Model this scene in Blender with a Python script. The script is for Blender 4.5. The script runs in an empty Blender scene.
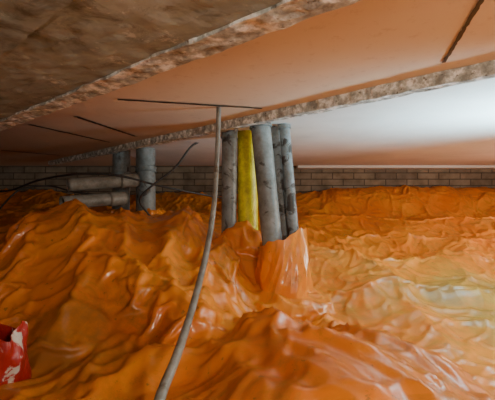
import bpy, math, random
import numpy as np
from mathutils import Vector
random.seed(3)
F=357.0; CX=247.5; HY=198.0
def PD(px,py,d): return Vector(((px-CX)/F*d, d, (HY-py)/F*d))
def PZ(px,py,z):
    d=z*F/(HY-py); return Vector(((px-CX)/F*d,d,z))
CEIL=0.33
# ---------------- noise helpers
def vnoise(x,y,seed=0):
    xi=np.floor(x).astype(np.int64); yi=np.floor(y).astype(np.int64)
    xf=x-xi; yf=y-yi
    def h(a,b):
        n=(a*374761393+b*668265263+seed*974711)&0xffffffff
        n=((n^(n>>13))*1274126177)&0xffffffff
        return ((n^(n>>16))&0xffff)/65535.0
    u=xf*xf*xf*(xf*(xf*6-15)+10); v=yf*yf*yf*(yf*(yf*6-15)+10)
    return (h(xi,yi)*(1-u)+h(xi+1,yi)*u)*(1-v)+(h(xi,yi+1)*(1-u)+h(xi+1,yi+1)*u)*v
def gnoise(x,y,seed=0):
    xi=np.floor(x).astype(np.int64); yi=np.floor(y).astype(np.int64)
    xf=x-xi; yf=y-yi
    def g(a,b,dx,dy):
        n=(a*374761393+b*668265263+seed*974711)&0xffffffff
        n=((n^(n>>13))*1274126177)&0xffffffff
        t=((n^(n>>16))&0xffff)/65535.0*2*np.pi
        return np.cos(t)*dx+np.sin(t)*dy
    u=xf*xf*xf*(xf*(xf*6-15)+10); v=yf*yf*yf*(yf*(yf*6-15)+10)
    return (g(xi,yi,xf,yf)*(1-u)+g(xi+1,yi,xf-1,yf)*u)*(1-v)+(g(xi,yi+1,xf,yf-1)*(1-u)+g(xi+1,yi+1,xf-1,yf-1)*u)*v
def vor1(x,y,seed=0):
    xi=np.floor(x).astype(np.int64); yi=np.floor(y).astype(np.int64)
    f1=np.full(x.shape,9.0)
    for a in (-1,0,1):
        for b in (-1,0,1):
            cx=xi+a; cy=yi+b
            n=(cx*73856093^cy*19349663^(seed*83492791))&0xffffffff
            n=((n^(n>>13))*1274126177)&0xffffffff
            d=np.hypot(cx+(n&0xff)/255.-x,cy+((n>>8)&0xff)/255.-y)
            f1=np.minimum(f1,d)
    return f1
def sstep(a,b,x):
    t=np.clip((x-a)/(b-a),0,1); return t*t*(3-2*t)
# ---------------- material helpers
def newmat(name):
    m=bpy.data.materials.new(name); m.use_nodes=True
    nt=m.node_tree; b=nt.nodes['Principled BSDF']; return m,nt,b
def ramp(nt,fac,stops):
    r=nt.nodes.new('ShaderNodeValToRGB'); e=r.color_ramp.elements
    while len(e)<len(stops): e.new(0.5)
    for i,(p,c) in enumerate(stops):
        e[i].position=p; e[i].color=(*c,1)
    nt.links.new(fac,r.inputs[0]); return r.outputs[0]
def noise(nt,scale,detail=6,rough=.6,vec=None,dist=0):
    n=nt.nodes.new('ShaderNodeTexNoise'); n.inputs['Scale'].default_value=scale
    n.inputs['Detail'].default_value=detail; n.inputs['Roughness'].default_value=rough
    n.inputs['Distortion'].default_value=dist
    if vec is None:
        g=nt.nodes.new('ShaderNodeNewGeometry'); vec=g.outputs['Position']
    nt.links.new(vec,n.inputs['Vector']); return n.outputs['Fac']
def mixc(nt,fac,a,b,mode='MIX'):
    m=nt.nodes.new('ShaderNodeMix'); m.data_type='RGBA'; m.blend_type=mode
    for s,v in ((m.inputs[0],fac),(m.inputs[6],a),(m.inputs[7],b)):
        if hasattr(v,'links'): nt.links.new(v,s)
        elif isinstance(v,tuple): s.default_value=(*v,1)
        else: s.default_value=v
    return m.outputs[2]
def bump(nt,b,h,strength,dist):
    n=nt.nodes.new('ShaderNodeBump'); n.inputs['Strength'].default_value=strength
    n.inputs['Distance'].default_value=dist
    nt.links.new(h,n.inputs['Height']); nt.links.new(n.outputs[0],b.inputs['Normal']); return n
def concrete(name,c1,c2,c3,scale=6,bs=.5,speck=(.35,.33,.3),r0=.3,r2=.72):
    m,nt,b=newmat(name)
    c=ramp(nt,noise(nt,scale,9,.65),[(r0,c1),(.5,c2),(r2,c3)])
    sp=ramp(nt,noise(nt,70,3,.5),[(.30,speck),(.36,(1,1,1))])
    c=mixc(nt,1.0,c,sp,'MULTIPLY')
    nt.links.new(c,b.inputs['Base Color']); b.inputs['Roughness'].default_value=.9
    bump(nt,b,noise(nt,45,8,.7),bs,.01); return m
M_rim=concrete('rough_mortar',(.26,.28,.26),(.48,.52,.49),(.93,.97,.95),34,.5,(.35,.33,.3),.38,.60)
M_slab=concrete('slab_concrete',(.60,.60,.58),(.70,.70,.68),(.78,.78,.77),2,.05,(.9,.9,.9))
M_soil=concrete('sand_soil',(.1,.07,.04),(.2,.14,.08),(.3,.22,.13),8,.6)
ba=PZ(0,131,.25); bb=PZ(360,0,.25); d1=(bb-ba).normalized(); n1=Vector((-d1.y,d1.x,0)); n1=n1 if n1.y>0 else -n1
m,nt,b=newmat('beam_concrete'); M_beam=m
c=ramp(nt,noise(nt,4,7,.65),[(.3,(.17,.21,.19)),(.5,(.29,.34,.31)),(.7,(.42,.48,.44))])
blot=ramp(nt,noise(nt,14,9,.75,dist=.6),[(.36,(.45,.42,.37)),(.48,(1,1,1))])
c=mixc(nt,.8,c,blot,'MULTIPLY')
wp=ramp(nt,noise(nt,13,10,.8),[(.58,(0,0,0)),(.63,(1,1,1))])
c=mixc(nt,wp,c,(.55,.61,.57))
nt.links.new(c,b.inputs['Base Color']); b.inputs['Roughness'].default_value=.85
bump(nt,b,noise(nt,24,9,.7),.4,.012)
m,nt,b=newmat('ceiling_board'); M_board=m
c=ramp(nt,noise(nt,1.2,3,.4),[(.3,(.66,.53,.39)),(.65,(.76,.63,.48))])
c=mixc(nt,.35,c,ramp(nt,noise(nt,24,9,.8),[(.36,(.65,.57,.5)),(.45,(1,1,1))]),'MULTIPLY')
nt.links.new(c,b.inputs['Base Color']); b.inputs['Roughness'].default_value=.75
bump(nt,b,noise(nt,12,4,.5),.04,.01)
m,nt,b=newmat('dark_gap'); M_gap=m
nt.links.new(ramp(nt,noise(nt,40),[(.3,(.02,.012,.01)),(.7,(.06,.035,.02))]),b.inputs['Base Color'])
def brickmat(name,ax):
    m,nt,b=newmat(name)
    g=nt.nodes.new('ShaderNodeNewGeometry'); s=nt.nodes.new('ShaderNodeSeparateXYZ'); cb=nt.nodes.new('ShaderNodeCombineXYZ')
    nt.links.new(g.outputs['Position'],s.inputs[0]); nt.links.new(s.outputs[ax],cb.inputs[0]); nt.links.new(s.outputs[2],cb.inputs[1])
    t=nt.nodes.new('ShaderNodeTexBrick'); nt.links.new(cb.outputs[0],t.inputs['Vector'])
    t.inputs['Scale'].default_value=1; t.inputs['Brick Width'].default_value=.22; t.inputs['Row Height'].default_value=.065
    t.inputs['Mortar Size'].default_value=.005
    t.inputs['Color1'].default_value=(.30,.24,.17,1); t.inputs['Color2'].default_value=(.20,.16,.12,1); t.inputs['Mortar'].default_value=(.09,.07,.05,1)
    c=mixc(nt,.8,t.outputs['Color'],ramp(nt,noise(nt,7),[(.3,(.4,.36,.3)),(.6,(1,1,1))]),'MULTIPLY')
    nt.links.new(c,b.inputs['Base Color']); b.inputs['Roughness'].default_value=.9
    inv=nt.nodes.new('ShaderNodeMath'); inv.operation='SUBTRACT'; inv.inputs[0].default_value=1; nt.links.new(t.outputs['Fac'],inv.inputs[1])
    bump(nt,b,inv.outputs[0],.6,.008); return m
M_bx=brickmat('grey_brick_x',0); M_by=brickmat('grey_brick_y',1)
# ---------------- mesh helpers
def mk(name,verts,faces,mat,smooth=False,parent=None):
    me=bpy.data.meshes.new(name); me.from_pydata([tuple(v) for v in verts],[],faces); me.update()
    if smooth: me.polygons.foreach_set('use_smooth',[True]*len(me.polygons))
    for mm in (mat if isinstance(mat,list) else [mat]): me.materials.append(mm)
    o=bpy.data.objects.new(name,me); bpy.context.collection.objects.link(o)
    if parent: o.parent=parent
    return o
def box(name,x0,x1,y0,y1,z0,z1,mat,parent=None):
    v=[(x,y,z) for z in (z0,z1) for y in (y0,y1) for x in (x0,x1)]
    f=[(0,2,3,1),(4,5,7,6),(0,1,5,4),(2,6,7,3),(0,4,6,2),(1,3,7,5)]
    return mk(name,v,f,mat,parent=parent)
def smoothpath(pts,n=12):
    pts=[Vector(p) for p in pts]
    if len(pts)<3: return [pts[0].lerp(pts[1],i/n) for i in range(n+1)]
    out=[]; P=[pts[0]*2-pts[1]]+pts+[pts[-1]*2-pts[-2]]
    for i in range(1,len(P)-2):
        a,b_,c_,d=P[i-1:i+3]
        for k in range(n):
            t=k/n
            out.append(.5*((2*b_)+(c_-a)*t+(2*a-5*b_+4*c_-d)*t*t+(3*b_-a-3*c_+d)*t**3))
    out.append(pts[-1]); return out
def tubedata(path,rf,seg=24,hollow=False,wall=.004):
    V=[];Fc=[]; n=len(path); L=[0]
    for i in range(1,n): L.append(L[-1]+(path[i]-path[i-1]).length)
    up=Vector((0.3,1,.1)).normalized()
    def ringset(inner):
        base=len(V)
        for i,p in enumerate(path):
            t=(path[min(i+1,n-1)]-path[max(i-1,0)]).normalized()
            a=t.cross(up).normalized(); b2=t.cross(a).normalized()
            r=rf(L[i]/L[-1])-(wall if inner else 0)
            for k in range(seg):
                an=2*math.pi*k/seg; V.append(p+a*math.cos(an)*r+b2*math.sin(an)*r)
        for i in range(n-1):
            for k in range(seg):
                q=(base+i*seg+k,base+i*seg+(k+1)%seg,base+(i+1)*seg+(k+1)%seg,base+(i+1)*seg+k)
                Fc.append(q if inner else q[::-1])
        return base
    b0=ringset(False)
    if hollow:
        b1=ringset(True)
        for e in (0,(n-1)*seg):
            for k in range(seg): Fc.append((b0+e+k,b0+e+(k+1)%seg,b1+e+(k+1)%seg,b1+e+k))
    else:
        Fc.append(tuple(range(seg))); Fc.append(tuple((n-1)*seg+k for k in range(seg)))
    return V,Fc
def tube(name,pts,r,mat,n=12,seg=24,hollow=False,collars=(),parent=None):
    path=smoothpath(pts,n)
    rf=r if callable(r) else (lambda t:r)
    V,Fc=tubedata(path,rf,seg,hollow)
    for (t0,t1,k) in collars:
        a=path[0].lerp(path[-1],t0); b2=path[0].lerp(path[-1],t1)
        sub=[a.lerp(b2,j/8) for j in range(9)]
        r0=rf(t0)
        v2,f2=tubedata(sub,lambda t:r0*(k if .12<t<.88 else 1+(k-1)*.6)+ (r0*.05 if (t<.13 or t>.87) else 0),seg)
        o=len(V); V+=v2; Fc+=[tuple(i+o for i in f) for f in f2]
    return mk(name,V,Fc,mat,True,parent)
# ---------------- room shell
floor=box('floor',-2.9,3.3,-1.2,3.9,-.62,-.56,M_soil)
ceil=box('ceiling',-2.9,3.3,-1.2,3.9,CEIL,CEIL+.12,M_board)
box('wall_back',-2.9,3.3,3.7,3.9,-.56,CEIL,M_bx)
box('wall_left',-2.9,-2.7,-1.2,3.7,-.56,CEIL,M_by)
wr=bpy.data.objects.new('wall_right',None); bpy.context.collection.objects.link(wr)
box('masonry_far',3.1,3.3,2.6,3.7,-.56,CEIL,M_by,wr); box('masonry_near',3.1,3.3,-1.2,.6,-.56,CEIL,M_by,wr)
box('sill',3.1,3.3,.6,2.6,-.56,-.35,M_by,wr)
box('trim_1',.5,3.1,3.55,3.7,.30,CEIL,M_slab)
def poly_slab(name,pts,z0,z1,mat,parent=None):
    n=len(pts); v=[(p[0],p[1],z0) for p in pts]+[(p[0],p[1],z1) for p in pts]
    f=[tuple(range(n)),tuple(range(2*n-1,n-1,-1))]+[(i,(i+1)%n,n+(i+1)%n,n+i) for i in range(n)]
    return mk(name,v,f,mat,parent=parent)
def rough_bar(name,a,b,w,zb,zt,mat,amp,seed,parent=None,step=.012,lf=1.2):
    a=Vector((a[0],a[1],0)); b=Vector((b[0],b[1],0)); d=(b-a).normalized(); nrm=Vector((-d.y,d.x,0))
    if nrm.y<0: nrm=-nrm
    L=(b-a).length; n=int(L/step); h=zt-zb
    prof=[]; m1=max(2,int(h/step)); m2=max(2,int(w/step))
    for i in range(m1): prof.append((0,zt-h*i/m1,0))
    for i in range(m2): prof.append((w*i/m2,zb,1))
    for i in range(m1+1): prof.append((w,zb+h*i/m1,2))
    s=np.linspace(0,L,n+1); V=[]
    for j,(u,z,k) in enumerate(prof):
        nn=(vnoise(s*25,np.full_like(s,j*.6),seed)-.5)+.6*(vnoise(s*70,np.full_like(s,j*1.1),seed+1)-.5)+lf*(vnoise(s*7,np.full_like(s,j*.2),seed+2)-.5)
        n2=(vnoise(s*30,np.full_like(s,j*.7),seed+5)-.5)
        for i in range(n+1):
            du=nn[i]*amp*(1.2 if k!=1 else .6); dz=n2[i]*amp*(1 if k==1 else .4)
            p=a+d*s[i]+nrm*(u+du); V.append((p.x,p.y,min(z+dz,zt)))
    m=len(prof); Fc=[(j*(n+1)+i,j*(n+1)+i+1,(j+1)*(n+1)+i+1,(j+1)*(n+1)+i) for j in range(m-1) for i in range(n)]
    return mk(name,V,Fc,mat,False,parent)
ra=PZ(60,163,.295); rb=PZ(495,74,.295); d2=(rb-ra).normalized()
ra2=ra-d2*.3; rb2=rb+d2*1.2
n2=Vector((-d2.y,d2.x,0)); n2=n2 if n2.y>0 else -n2
rough_bar('concrete_rib',ra2,rb2,.035,.295,CEIL,M_rim,.006,11)
poly_slab('ceiling_slab',[(-0.9,2.45),(rb2.x+.03,rb2.y+.03),(3.1,rb2.y),(3.1,3.55),(-.9,3.55)],CEIL-.006,CEIL,M_slab)
ba2=ba-d1*1.6; bb2=bb+d1*1.2
beam=bpy.data.objects.new('concrete_beam',None); bpy.context.collection.objects.link(beam)
rough_bar('soffit',ba2-n1*.235,bb2-n1*.235,.20,.252,CEIL,M_beam,.004,21,beam)
rough_bar('mortar_edge',ba2-n1*.055,bb2-n1*.055,.055,.247,CEIL,M_rim,.006,31,beam,.008,.8)
rough_bar('soffit_near',ba2-n1*1.0,bb2-n1*1.0,.76,.236,CEIL,M_beam,.004,41,beam)
def seam(name,p,q,w,parent,z=CEIL):
    a=PZ(*p,z); b=PZ(*q,z); d=(b-a).normalized(); n=Vector((-d.y,d.x,0))*w/2
    dz=Vector((0,0,-.003)); N=30; V=[];Fc=[]
    for i in range(N+1):
        c=a.lerp(b,i/N)+n*random.uniform(-.25,.25); k=random.uniform(.75,1.1)
        V+=[c-n*k+dz,c+n*k+dz]
    for i in range(N): Fc.append((2*i,2*i+1,2*i+3,2*i+2))
    mk(name,V,Fc,M_gap,parent=parent)
seam('board_joint_1',(443,62),(482,-4),.009,ceil)
seam('board_joint_2',(118,99),(262,108),.015,ceil)
seam('board_joint_3',(76,116),(136,136),.022,ceil)
seam('board_joint_4',(30,124),(110,142),.022,ceil)
seam('board_joint_5',(2,150),(60,155),.03,ceil)
# ---------------- plastic sheet
cps=[(320,220,3.1),(400,224,3.1),(495,224,3.1),(350,256,2.3),(430,256,2.3),(495,261,2.2),
(340,292,1.6),(420,300,1.5),(495,308,1.4),(355,340,1.15),(430,362,1.0),(495,389,.9),
(240,340,.88),(300,338,.84),(340,344,.80),(400,367,.76),(470,397,.72),(300,412,.54),(400,415,.55),(250,396,.6),
(200,356,.95),(200,389,.72),(160,409,.62),(100,348,1.0),(60,385,.75),(20,345,1.02),(110,390,.72),
(30,306,1.15),(100,306,1.15),(160,318,1.12),(40,250,1.38),(105,246,1.45),(170,246,1.55),(60,233,1.6),(150,222,1.8),(0,234,1.8),
(215,255,1.6),(235,282,1.42),(210,314,1.2),(270,328,1.3),(320,328,1.3)]
pts=[tuple(PD(*c)) for c in cps]
pts+=[(-1.0,2.3,-.17),(-.5,2.6,-.15),(-2.4,2.5,-.17),(-1.5,3.3,-.12),(-.3,3.3,-.12),(-2.5,3.5,-.05),(.3,2.2,-.27),(.5,1.6,-.38),(-1.5,1.4,-.2),(-2.5,1.2,-.2),
(-1.5,.6,-.38),(-2.5,.2,-.4),(0,0,-.42),(.7,0,-.44),(-.7,0,-.42),(0,-.8,-.45),(2.5,3.1,-.2),(2.8,2,-.35),(2.8,.8,-.42),(1.8,.4,-.42),(2.5,-.8,-.45),(-2.5,-.8,-.45)]
A=np.array(pts)
def U(r): return np.where(r>1e-9,r*r*np.log(r+1e-12),0)
n=len(A); K=U(np.hypot(A[:,None,0]-A[None,:,0],A[:,None,1]-A[None,:,1]))+np.eye(n)*.002
Pm=np.c_[np.ones(n),A[:,:2]]; S=np.zeros((n+3,n+3)); S[:n,:n]=K; S[:n,n:]=Pm; S[n:,:n]=Pm.T
w=np.linalg.solve(S,np.r_[A[:,2],0,0,0])
gs=.01; gx0,gy0=-2.75,-1.1
gx=np.arange(gx0,3.15,gs); gy=np.arange(gy0,3.8,gs); X,Y=np.meshgrid(gx,gy)
Z=w[n]+w[n+1]*X+w[n+2]*Y
for i in range(n): Z+=w[i]*U(np.hypot(X-A[i,0],Y-A[i,1]))
Z=np.clip(Z,-.52,.1)
wx=X+.10*(vnoise(X*3,Y*3,1)-.5)+.05*(vnoise(X*8,Y*8,2)-.5); wy=Y+.10*(vnoise(X*3,Y*3,3)-.5)+.05*(vnoise(X*8,Y*8,4)-.5)
def fold(pl,hgt,wid,pw=1.25):
    """long support ridge under the sheet, following a polyline (px,py,depth)"""
    global Z
    q_=[PD(*c) for c in pl]; best=np.full(X.shape,9.)
    for a_,b_ in zip(q_[:-1],q_[1:]):
        dx,dy=b_.x-a_.x,b_.y-a_.y; L2=dx*dx+dy*dy
        t=np.clip(((wx-a_.x)*dx+(wy-a_.y)*dy)/L2,0,1)
        best=np.minimum(best,np.hypot(wx-a_.x-t*dx,wy-a_.y-t*dy))
    Z=Z+hgt*np.clip(1-best/wid,0,1)**pw
fold([(42,232,1.55),(25,290,1.2),(8,330,1.05)],.09,.15)
fold([(78,228,1.55),(84,270,1.3),(62,330,1.02)],.14,.19)
fold([(128,222,1.65),(118,262,1.38),(120,318,1.08)],.07,.13)
fold([(182,220,1.75),(160,262,1.38),(152,330,1.02)],.12,.17)
fold([(222,240,1.6),(198,290,1.22),(186,342,.97)],.085,.12)
fold([(0,225,1.9),(60,222,1.7),(140,214,1.85)],.02,.18)
fold([(95,290,1.15),(150,345,.95),(170,380,.78)],.04,.10)
fold([(20,360,.92),(90,352,.9),(140,385,.74)],.035,.11)
fold([(236,262,1.45),(240,300,1.15),(270,335,.88)],.045,.10)
fold([(205,340,.95),(300,330,.85),(400,364,.77),(495,402,.71)],.014,.22,1.6)
fold([(200,345,.86),(235,360,.72),(270,400,.55)],.025,.08)
fold([(285,345,.78),(325,362,.68),(370,405,.58)],.03,.10)
fold([(340,345,.78),(400,375,.68),(450,410,.6)],.025,.08)
fold([(316,316,1.3),(352,340,1.05),(440,382,.82)],.045,.09)
fold([(310,214,3.0),(420,216,3.0),(520,212,3.1)],.06,.28)
fold([(315,236,2.5),(400,234,2.55),(520,244,2.4)],.05,.22)
fold([(318,262,2.0),(400,272,1.85),(470,262,1.95),(520,268,1.9)],.045,.18)
fold([(330,290,1.55),(420,298,1.5),(520,292,1.55)],.03,.13)
fold([(340,240,2.4),(395,300,1.45),(450,345,1.1)],.03,.12)
fold([(470,240,2.4),(440,290,1.55)],.03,.14)
rc=.03+.11*sstep(.2,1.0,X)
Z+=sstep(3.2,3.66,Y)*(rc+.05+.05*vnoise(X*4,Y*0,13))
def tent(cx,cy,ztop,R,rtop,p=.62):
    global Z
    r=np.hypot(X-cx,Y-cy); t=np.clip((r-rtop)/(R-rtop),0,1)
    zz=ztop-(ztop+.42)*(t**p); Z=np.where(r<R,np.maximum(Z,zz),Z)
bx,by=PD(283,240,1.5)[:2]
tent(bx,by,-.36,.20,.07)
tent(PD(236,225,1.64)[0],1.70,-.135,.28,.06)
tent(PD(134,208,2.3)[0],2.36,-.09,.3,.16)
GN=Z.shape
def ground(x,y):
    fx=np.clip((x-gx0)/gs,0,GN[1]-1.001); fy=np.clip((y-gy0)/gs,0,GN[0]-1.001)
    i=fx.astype(int); j=fy.astype(int); u=fx-i; v=fy-j
    return (Z[j,i]*(1-u)+Z[j,i+1]*u)*(1-v)+(Z[j+1,i]*(1-u)+Z[j+1,i+1]*u)*v
def relax(P,RX,RY,RD1,RD2,iters,bend,grav,h):
    bx_=RX[:,:-1]+RX[:,1:]; by_=RY[:-1]+RY[1:]
    V=np.zeros_like(P)
    def solve(Aa,Bb,R,k):
        d=Bb-Aa; L=np.sqrt((d*d).sum(-1))+1e-9
        c=((L-R)/L*.5*k)[...,None]*d
        Aa+=c; Bb-=c
    for it in range(iters):
        old=P.copy()
        V[...,2]-=grav; P+=V*.9
        for s in range(2):
            solve(P[:,s:-1:2],P[:,s+1::2],RX[:,s::2][:, :P[:,s+1::2].shape[1]],1.)
            solve(P[s:-1:2],P[s+1::2],RY[s::2][:P[s+1::2].shape[0]],1.)
        for s in range(2):
            m_=P[s+1::2,1:].shape[0]
            solve(P[s:-1:2,:-1],P[s+1::2,1:],RD1[s::2][:m_],.5)
            solve(P[s:-1:2,1:],P[s+1::2,:-1],RD2[s::2][:m_],.5)
        for s in range(4):
            a=P[:,s:-2:4]; b2=P[:,s+2::4]; k_=min(a.shape[1],b2.shape[1]); solve(a[:,:k_],b2[:,:k_],bx_[:,s::4][:,:k_],bend)
            a=P[s:-2:4]; b2=P[s+2::4]; k_=min(a.shape[0],b2.shape[0]); solve(a[:k_],b2[:k_],by_[s::4][:k_],bend)
        gz=ground(P[...,0],P[...,1])+.002
        under=P[...,2]<gz
        P[...,2]=np.where(under,gz,P[...,2])
        P[...,:2]=np.where(under[...,None],old[...,:2]*.5+P[...,:2]*.5,P[...,:2])
        P[...,1]=np.minimum(P[...,1],3.69); P[...,0]=np.clip(P[...,0],-2.69,3.07)
        V=P-old
    return P
def ln(a,b): return np.sqrt(((a-b)**2).sum(-1))
def rests(P,ex,ey):
    RX=ln(P[:,1:],P[:,:-1])*ex[:,1:]; RY=ln(P[1:],P[:-1])*ey[1:]
    D=np.sqrt(RX[:-1]**2+RY[:,:-1]**2); return RX,RY,D,D
def excess(P,a):
    x=P[...,0]; y=P[...,1]
    L_=sstep(.2,-.1,x)*sstep(.75,1.0,y)*sstep(2.6,1.9,y)
    v=vnoise(x*2.3,y*2.3,60); v2=vnoise(x*2.3+7,y*2.3,61)
    nr=sstep(1.0,.8,y)
    return 1+a*(.2+.7*L_+.9*v)*(1-.3*nr), 1+a*(.35-.1*L_+.9*v2)*(1-.3*nr)
h=.03
xs=np.arange(-2.68,3.06,h); ys=np.arange(-.9,3.69,h); PX,PY=np.meshgrid(xs,ys)
P=np.stack([PX,PY,ground(PX,PY)+.03],-1)
ex,ey=excess(P,.01); P=relax(P,*rests(P,ex,ey),150,.2,.0004,h)
def up(P):
    a=np.zeros((P.shape[0]*2-1,P.shape[1],3)); a[::2]=P; a[1::2]=(P[1:]+P[:-1])/2
    b=np.zeros((a.shape[0],a.shape[1]*2-1,3)); b[:,::2]=a; b[:,1::2]=(a[:,1:]+a[:,:-1])/2
    return b
P=up(P); P[...,2]+=.003*(vnoise(P[...,0]*25,P[...,1]*25,71)); ex,ey=excess(P,.035); P=relax(P,*rests(P,ex,ey),120,.08,.00015,h/2)
P=up(P); P[...,2]+=.0015*(vnoise(P[...,0]*60,P[...,1]*60,72)); ex,ey=excess(P,.02); P=relax(P,*rests(P,ex,ey),40,.05,.00006,h/4)
# crumple: sharp ridges between slack panels, plus long thin creases
px_,py_=P[...,0],P[...,1]
ux=px_+.12*(vnoise(px_*4,py_*4,81)-.5)+.03*(vnoise(px_*14,py_*14,82)-.5); uy=py_+.12*(vnoise(px_*4+5,py_*4,83)-.5)+.03*(vnoise(px_*14,py_*14,84)-.5)
Lm=sstep(.2,-.1,px_)*sstep(.8,1.0,py_)*sstep(2.4,1.9,py_); Nm=sstep(1.05,.85,py_)
amt=.45+.65*sstep(.35,.65,vnoise(px_*2,py_*2,85))
big=vor1(ux*6+uy*2.2,uy*2.8-ux,86)*Lm+vor1(ux*2.6+uy,uy*5.0-ux*1.5,87)*(1-Lm)
mid=vor1(ux*12+uy*6,uy*7-ux*4,88); sml=vor1(ux*24-uy*9,uy*20+ux*7,89)
def crease(fx,fy,sd,k): return np.clip(1-np.abs(gnoise(fx,fy,sd))*k,0,1)**1.5
cre=.012*crease(ux*3+uy*1.2,uy*3.5-ux,93,9)+.009*crease(ux*6-uy*3,uy*5+ux*2,94,7)+.005*crease(ux*13+uy*5,uy*9-ux*6,95,5)
Rm=1-.45*(1-Lm)*(1-Nm)
P[...,2]+=amt*(.036*(big-.35)*(1-.45*Nm)+.014*(mid-.35)*(1-.5*Nm)*Rm+.005*(sml-.35)*(1-.3*Nm)*Rm)+cre*(.6+.6*amt)
ny,nx=P.shape[:2]
co=P.reshape(-1,3)
idx=np.arange(nx*ny).reshape(ny,nx)
q=np.stack([idx[:-1,:-1],idx[:-1,1:],idx[1:,1:],idx[1:,:-1]],-1).reshape(-1,4)
me=bpy.data.meshes.new('plastic_sheet'); me.vertices.add(len(co)); me.vertices.foreach_set('co',co.ravel())
me.loops.add(q.size); me.loops.foreach_set('vertex_index',q.ravel().astype(np.int32))
me.polygons.add(len(q)); me.polygons.foreach_set('loop_start',np.arange(0,q.size,4,dtype=np.int32))
me.polygons.foreach_set('use_smooth',np.ones(len(q),dtype=bool))
me.update(calc_edges=True); me.validate()
sheet=bpy.data.objects.new('orange_plastic_sheet',me); bpy.context.collection.objects.link(sheet)
m,nt,b=newmat('orange_polythene'); M_sheet=m
g=nt.nodes.new('ShaderNodeNewGeometry')
base=ramp(nt,noise(nt,1.6,5,.6,dist=.6),[(.3,(.82,.19,.010)),(.5,(.93,.28,.018)),(.7,(.98,.37,.035))])
dirt=ramp(nt,noise(nt,6,9,.75,dist=1.0),[(.50,(0,0,0)),(.70,(.75,.75,.75))])
base=mixc(nt,dirt,base,(.38,.18,.05))
spk=ramp(nt,noise(nt,42,4,.6),[(.66,(0,0,0)),(.70,(.6,.6,.6))])
base=mixc(nt,spk,base,(.22,.13,.06))
def vmask(cx,cy,rx,ry,lo=.75,hi=1.15):
    v=nt.nodes.new('ShaderNodeVectorMath'); v.operation='SUBTRACT'; v.inputs[1].default_value=(cx,cy,0); nt.links.new(g.outputs['Position'],v.inputs[0])
    v2=nt.nodes.new('ShaderNodeVectorMath'); v2.operation='MULTIPLY'; v2.inputs[1].default_value=(1/rx,1/ry,0); nt.links.new(v.outputs[0],v2.inputs[0])
    v3=nt.nodes.new('ShaderNodeVectorMath'); v3.operation='LENGTH'; nt.links.new(v2.outputs[0],v3.inputs[0])
    ad=nt.nodes.new('ShaderNodeMath'); ad.operation='MULTIPLY_ADD'; ad.inputs[1].default_value=1.2; nt.links.new(noise(nt,4,8,.7),ad.inputs[0])
    nt.links.new(v3.outputs['Value'],ad.inputs[2])
    return ramp(nt,ad.outputs[0],[(lo,(1,1,1)),(hi,(0,0,0))])
def scl(v,k):
    f=nt.nodes.new('ShaderNodeMath'); f.operation='MULTIPLY'; f.inputs[1].default_value=k; nt.links.new(v,f.inputs[0]); return f.outputs[0]
sand=ramp(nt,noise(nt,9,8,.7),[(.35,(.30,.155,.025)),(.6,(.54,.30,.05))])
base=mixc(nt,scl(vmask(1.05,1.5,1.7,1.2,.7,1.5),.9),base,sand)
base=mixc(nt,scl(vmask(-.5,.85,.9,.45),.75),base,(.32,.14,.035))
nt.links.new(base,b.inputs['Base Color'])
b.inputs['Roughness'].default_value=.36; b.inputs['Specular IOR Level'].default_value=.45
b.inputs['Coat Weight'].default_value=.45; b.inputs['Coat Roughness'].default_value=.13
bump(nt,b,noise(nt,40,3,.5,dist=1.5),.10,.008)
tr=nt.nodes.new('ShaderNodeBsdfTranslucent'); nt.links.new(base,tr.inputs['Color'])
ms=nt.nodes.new('ShaderNodeMixShader'); ms.inputs[0].default_value=.2
nt.links.new(b.outputs[0],ms.inputs[1]); nt.links.new(tr.outputs[0],ms.inputs[2])
nt.links.new(ms.outputs[0],nt.nodes['Material Output'].inputs['Surface'])
me.materials.append(m)
# gathered sleeve around the pipes
seg=220;rows=90
tt,aa=np.meshgrid(np.linspace(0,1,rows),np.linspace(0,2*np.pi,seg,endpoint=False),indexing='ij')
ca,sa=np.cos(aa),np.sin(aa)
ztop=-.155+.040*ca+.006*np.sin(5*aa)+.003*np.sin(13*aa)
cr=vor1(ca*1.6+tt*1.2+5,sa*1.6+tt*1.4,91)*.022+vor1(ca*4+tt*3+5,sa*4-tt*3,92)*.008-.014
fo=(np.abs(np.sin(2.5*aa+.6+.9*tt))-.5)*.012*(.3+tt)+cr*(.2+.8*np.clip(tt*3,0,1))
rx=.096+.035*tt**1.2+fo; ry=.098+.05*tt**1.2+fo
SV=np.stack([bx+rx*ca+.004*np.sin(6*tt+aa),by+ry*sa,ztop*(1-tt)-.47*tt],-1).reshape(-1,3)
Fc=[(j*seg+k,j*seg+(k+1)%seg,(j+1)*seg+(k+1)%seg,(j+1)*seg+k) for j in range(rows-1) for k in range(seg)]
mk('pipe_sleeve',SV.tolist(),Fc,M_sheet,True,sheet)
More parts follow.
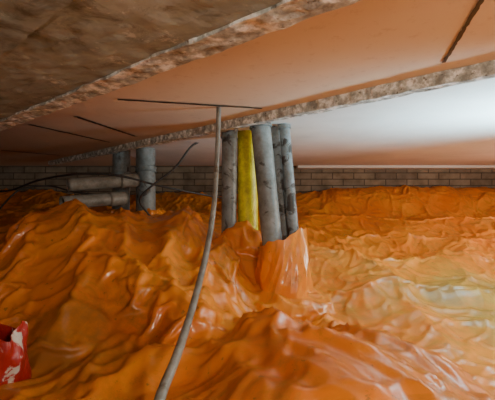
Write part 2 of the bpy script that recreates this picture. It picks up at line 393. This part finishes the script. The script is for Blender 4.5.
# ---------------- pipes
def pipemat(name,c1,c2,stain,st=.62,rough=.45):
    m,nt,b=newmat(name)
    c=ramp(nt,noise(nt,6,5),[(.3,c1),(.7,c2)])
    c=mixc(nt,.8,c,ramp(nt,noise(nt,22,8,.7),[(.35,(.45,.4,.32)),(.6,(1,1,1))]),'MULTIPLY')
    s=ramp(nt,noise(nt,13,6,.6,dist=1),[(st,(0,0,0)),(st+.05,(1,1,1))])
    c=mixc(nt,s,c,stain); nt.links.new(c,b.inputs['Base Color']); b.inputs['Roughness'].default_value=rough
    return m
M_p=pipemat('grey_pvc',(.16,.19,.20),(.26,.29,.295),(.05,.045,.04),.58)
M_p2=pipemat('stained_grey_pvc',(.18,.21,.23),(.28,.32,.34),(.04,.035,.03),.53)
M_pl=pipemat('light_grey_pvc',(.19,.18,.16),(.30,.29,.26),(.12,.1,.08),.7)
M_y=pipemat('yellow_pvc',(.80,.70,.01),(.90,.84,.02),(.4,.3,.02),.76,.4)
M_c=pipemat('grey_conduit',(.20,.20,.19),(.32,.32,.29),(.12,.1,.08),.62,.4)
M_k=pipemat('black_rubber',(.02,.02,.02),(.05,.04,.04),(.08,.06,.05),.7,.5)
def at_ceiling(px,d): return Vector(((px-CX)/F*d,d,CEIL))
def vpipe(name,topx,dt,botx,boty,db,wpx,mat,collars=(),extl=.12):
    t=at_ceiling(topx,dt); bt=PD(botx,boty,db); ext=bt+(bt-t).normalized()*extl
    r=wpx/2/F*(dt+db)/2
    return tube(name,[t,ext],r,mat,24,28,False,collars)
vpipe('drain_pipe',229.5,1.70,229,222,1.70,15,M_p,[(.0,.10,1.10)],.05)
vpipe('yellow_gas_pipe',247,1.76,248,222,1.74,20,M_y,(),.04)
vpipe('drain_pipe',260,1.52,272,240,1.47,20,M_p,[(.0,.06,1.12)],.08)
vpipe('drain_pipe',272,1.64,286,236,1.57,15,M_p2,(),.05)
vpipe('drain_pipe',284,1.58,293,230,1.52,11,M_p2,[(.0,.05,1.15)],.05)
vpipe('drain_pipe',122,2.42,121,210,2.4,17,M_p,[(.30,.42,1.08)])
vpipe('drain_pipe',146,2.35,146,208,2.3,19,M_p,[(.25,.32,1.08)])
def hpipe(name,a,b,r,mat,coll): return tube(name,[a,b],r,mat,20,28,True,coll)
hpipe('branch_pipe',PD(68,185,1.92),PD(138,180,2.16),.036,M_pl,[(.72,.98,1.12)])
hpipe('branch_pipe',PD(62,203,1.85),PD(126,198,2.12),.036,M_pl,[(.70,.98,1.12)])
# ---------------- cables
tube('flexible_conduit',[Vector(((219-CX)/F*1.3,1.3,CEIL)),PD(217,160,1.28),PD(214,205,1.16),PD(207,250,1.02),PD(194,302,.84),PD(178,352,.66),PD(162,392,.55),PD(152,425,.50)],.0085,M_c,20,16)
tube('electric_cable',[PD(-10,192,2.2),PD(12,190,2.1),PD(40,180,2.0),PD(80,174,1.9),PD(120,176,1.9),PD(160,186,2.0),PD(205,195,2.2),PD(222,198,2.4)],.006,M_k,12,10)
tube('electric_cable',[Vector(((199-CX)/F*2.1,2.1,CEIL)),PD(190,148,2.05),PD(175,168,2.0),PD(152,186,1.95),PD(140,200,1.95),PD(150,216,2.0)],.006,M_k,12,10)
tube('electric_cable',[PD(-5,214,1.9),PD(20,190,2.0),PD(50,186,2.1),PD(75,192,2.1),PD(110,196,2.4)],.005,M_k,12,10)
# ---------------- red bag
m,nt,b=newmat('red_plastic'); M_r=m
c=ramp(nt,noise(nt,14,4,.6,dist=1.5),[(.0,(.30,.015,.01)),(.57,(.42,.02,.015)),(.60,(.6,.52,.45)),(.70,(.6,.52,.45))])
nt.links.new(c,b.inputs['Base Color']); b.inputs['Roughness'].default_value=.35
bump(nt,b,noise(nt,20,4),.4,.02)
cx,cy=PD(-14,365,.78)[:2]; V=[];Fc=[]; seg=48; rows=22
for j in range(rows):
    t=j/(rows-1); z=-.42+.13*t
    for k in range(seg):
        a=2*math.pi*k/seg; c_,s_=math.cos(a),math.sin(a)
        rx=.075*(abs(c_)**.6)*(1 if c_>0 else -1); ry=.055*(abs(s_)**.6)*(1 if s_>0 else -1)
        kk=1+.08*math.sin(5*a+4*t)+.05*math.sin(11*a-7*t)-.25*max(0,t-.6)
        V.append((cx+rx*kk,cy+ry*kk,z+.012*math.sin(4*a)*t))
for j in range(rows-1):
    for k in range(seg): Fc.append((j*seg+k,j*seg+(k+1)%seg,(j+1)*seg+(k+1)%seg,(j+1)*seg+k))
Fc.append(tuple(range(seg)))
mk('red_plastic_bag',V,Fc,M_r,True)
# ---------------- lights
def area(name,loc,tgt,size,power,col,spread=180):
    l=bpy.data.lights.new(name,'AREA'); l.energy=power; l.color=col; l.size=size; l.spread=math.radians(spread)
    o=bpy.data.objects.new(name,l); bpy.context.collection.objects.link(o); o.location=loc
    o.rotation_euler=(Vector(tgt)-Vector(loc)).to_track_quat('-Z','Y').to_euler(); return o
area('work_light',(.40,-.25,.14),(-.1,1.5,-.15),.15,6.5,(1,.82,.64))
area('ceiling_glow_fill',(1.32,1.05,-.08),(1.06,1.25,CEIL),.22,22,(.50,.85,1.0),100)  # unseen bluish lamp added under the ceiling to give it the daylight glow
area('hatch_daylight',(3.0,1.7,.02),(.2,1.6,-.1),.5,34,(1,.90,.75))
wd=bpy.data.worlds.new('world'); bpy.context.scene.world=wd; wd.use_nodes=True
wd.node_tree.nodes['Background'].inputs[0].default_value=(1,.92,.82,1); wd.node_tree.nodes['Background'].inputs[1].default_value=.7
# ---------------- camera
cam=bpy.data.cameras.new('camera'); co_=bpy.data.objects.new('camera',cam); bpy.context.collection.objects.link(co_)
cam.sensor_width=36; cam.lens=26; cam.clip_start=.01
co_.location=(0,0,0); co_.rotation_euler=(math.radians(90-.32),0,0)
bpy.context.scene.camera=co_
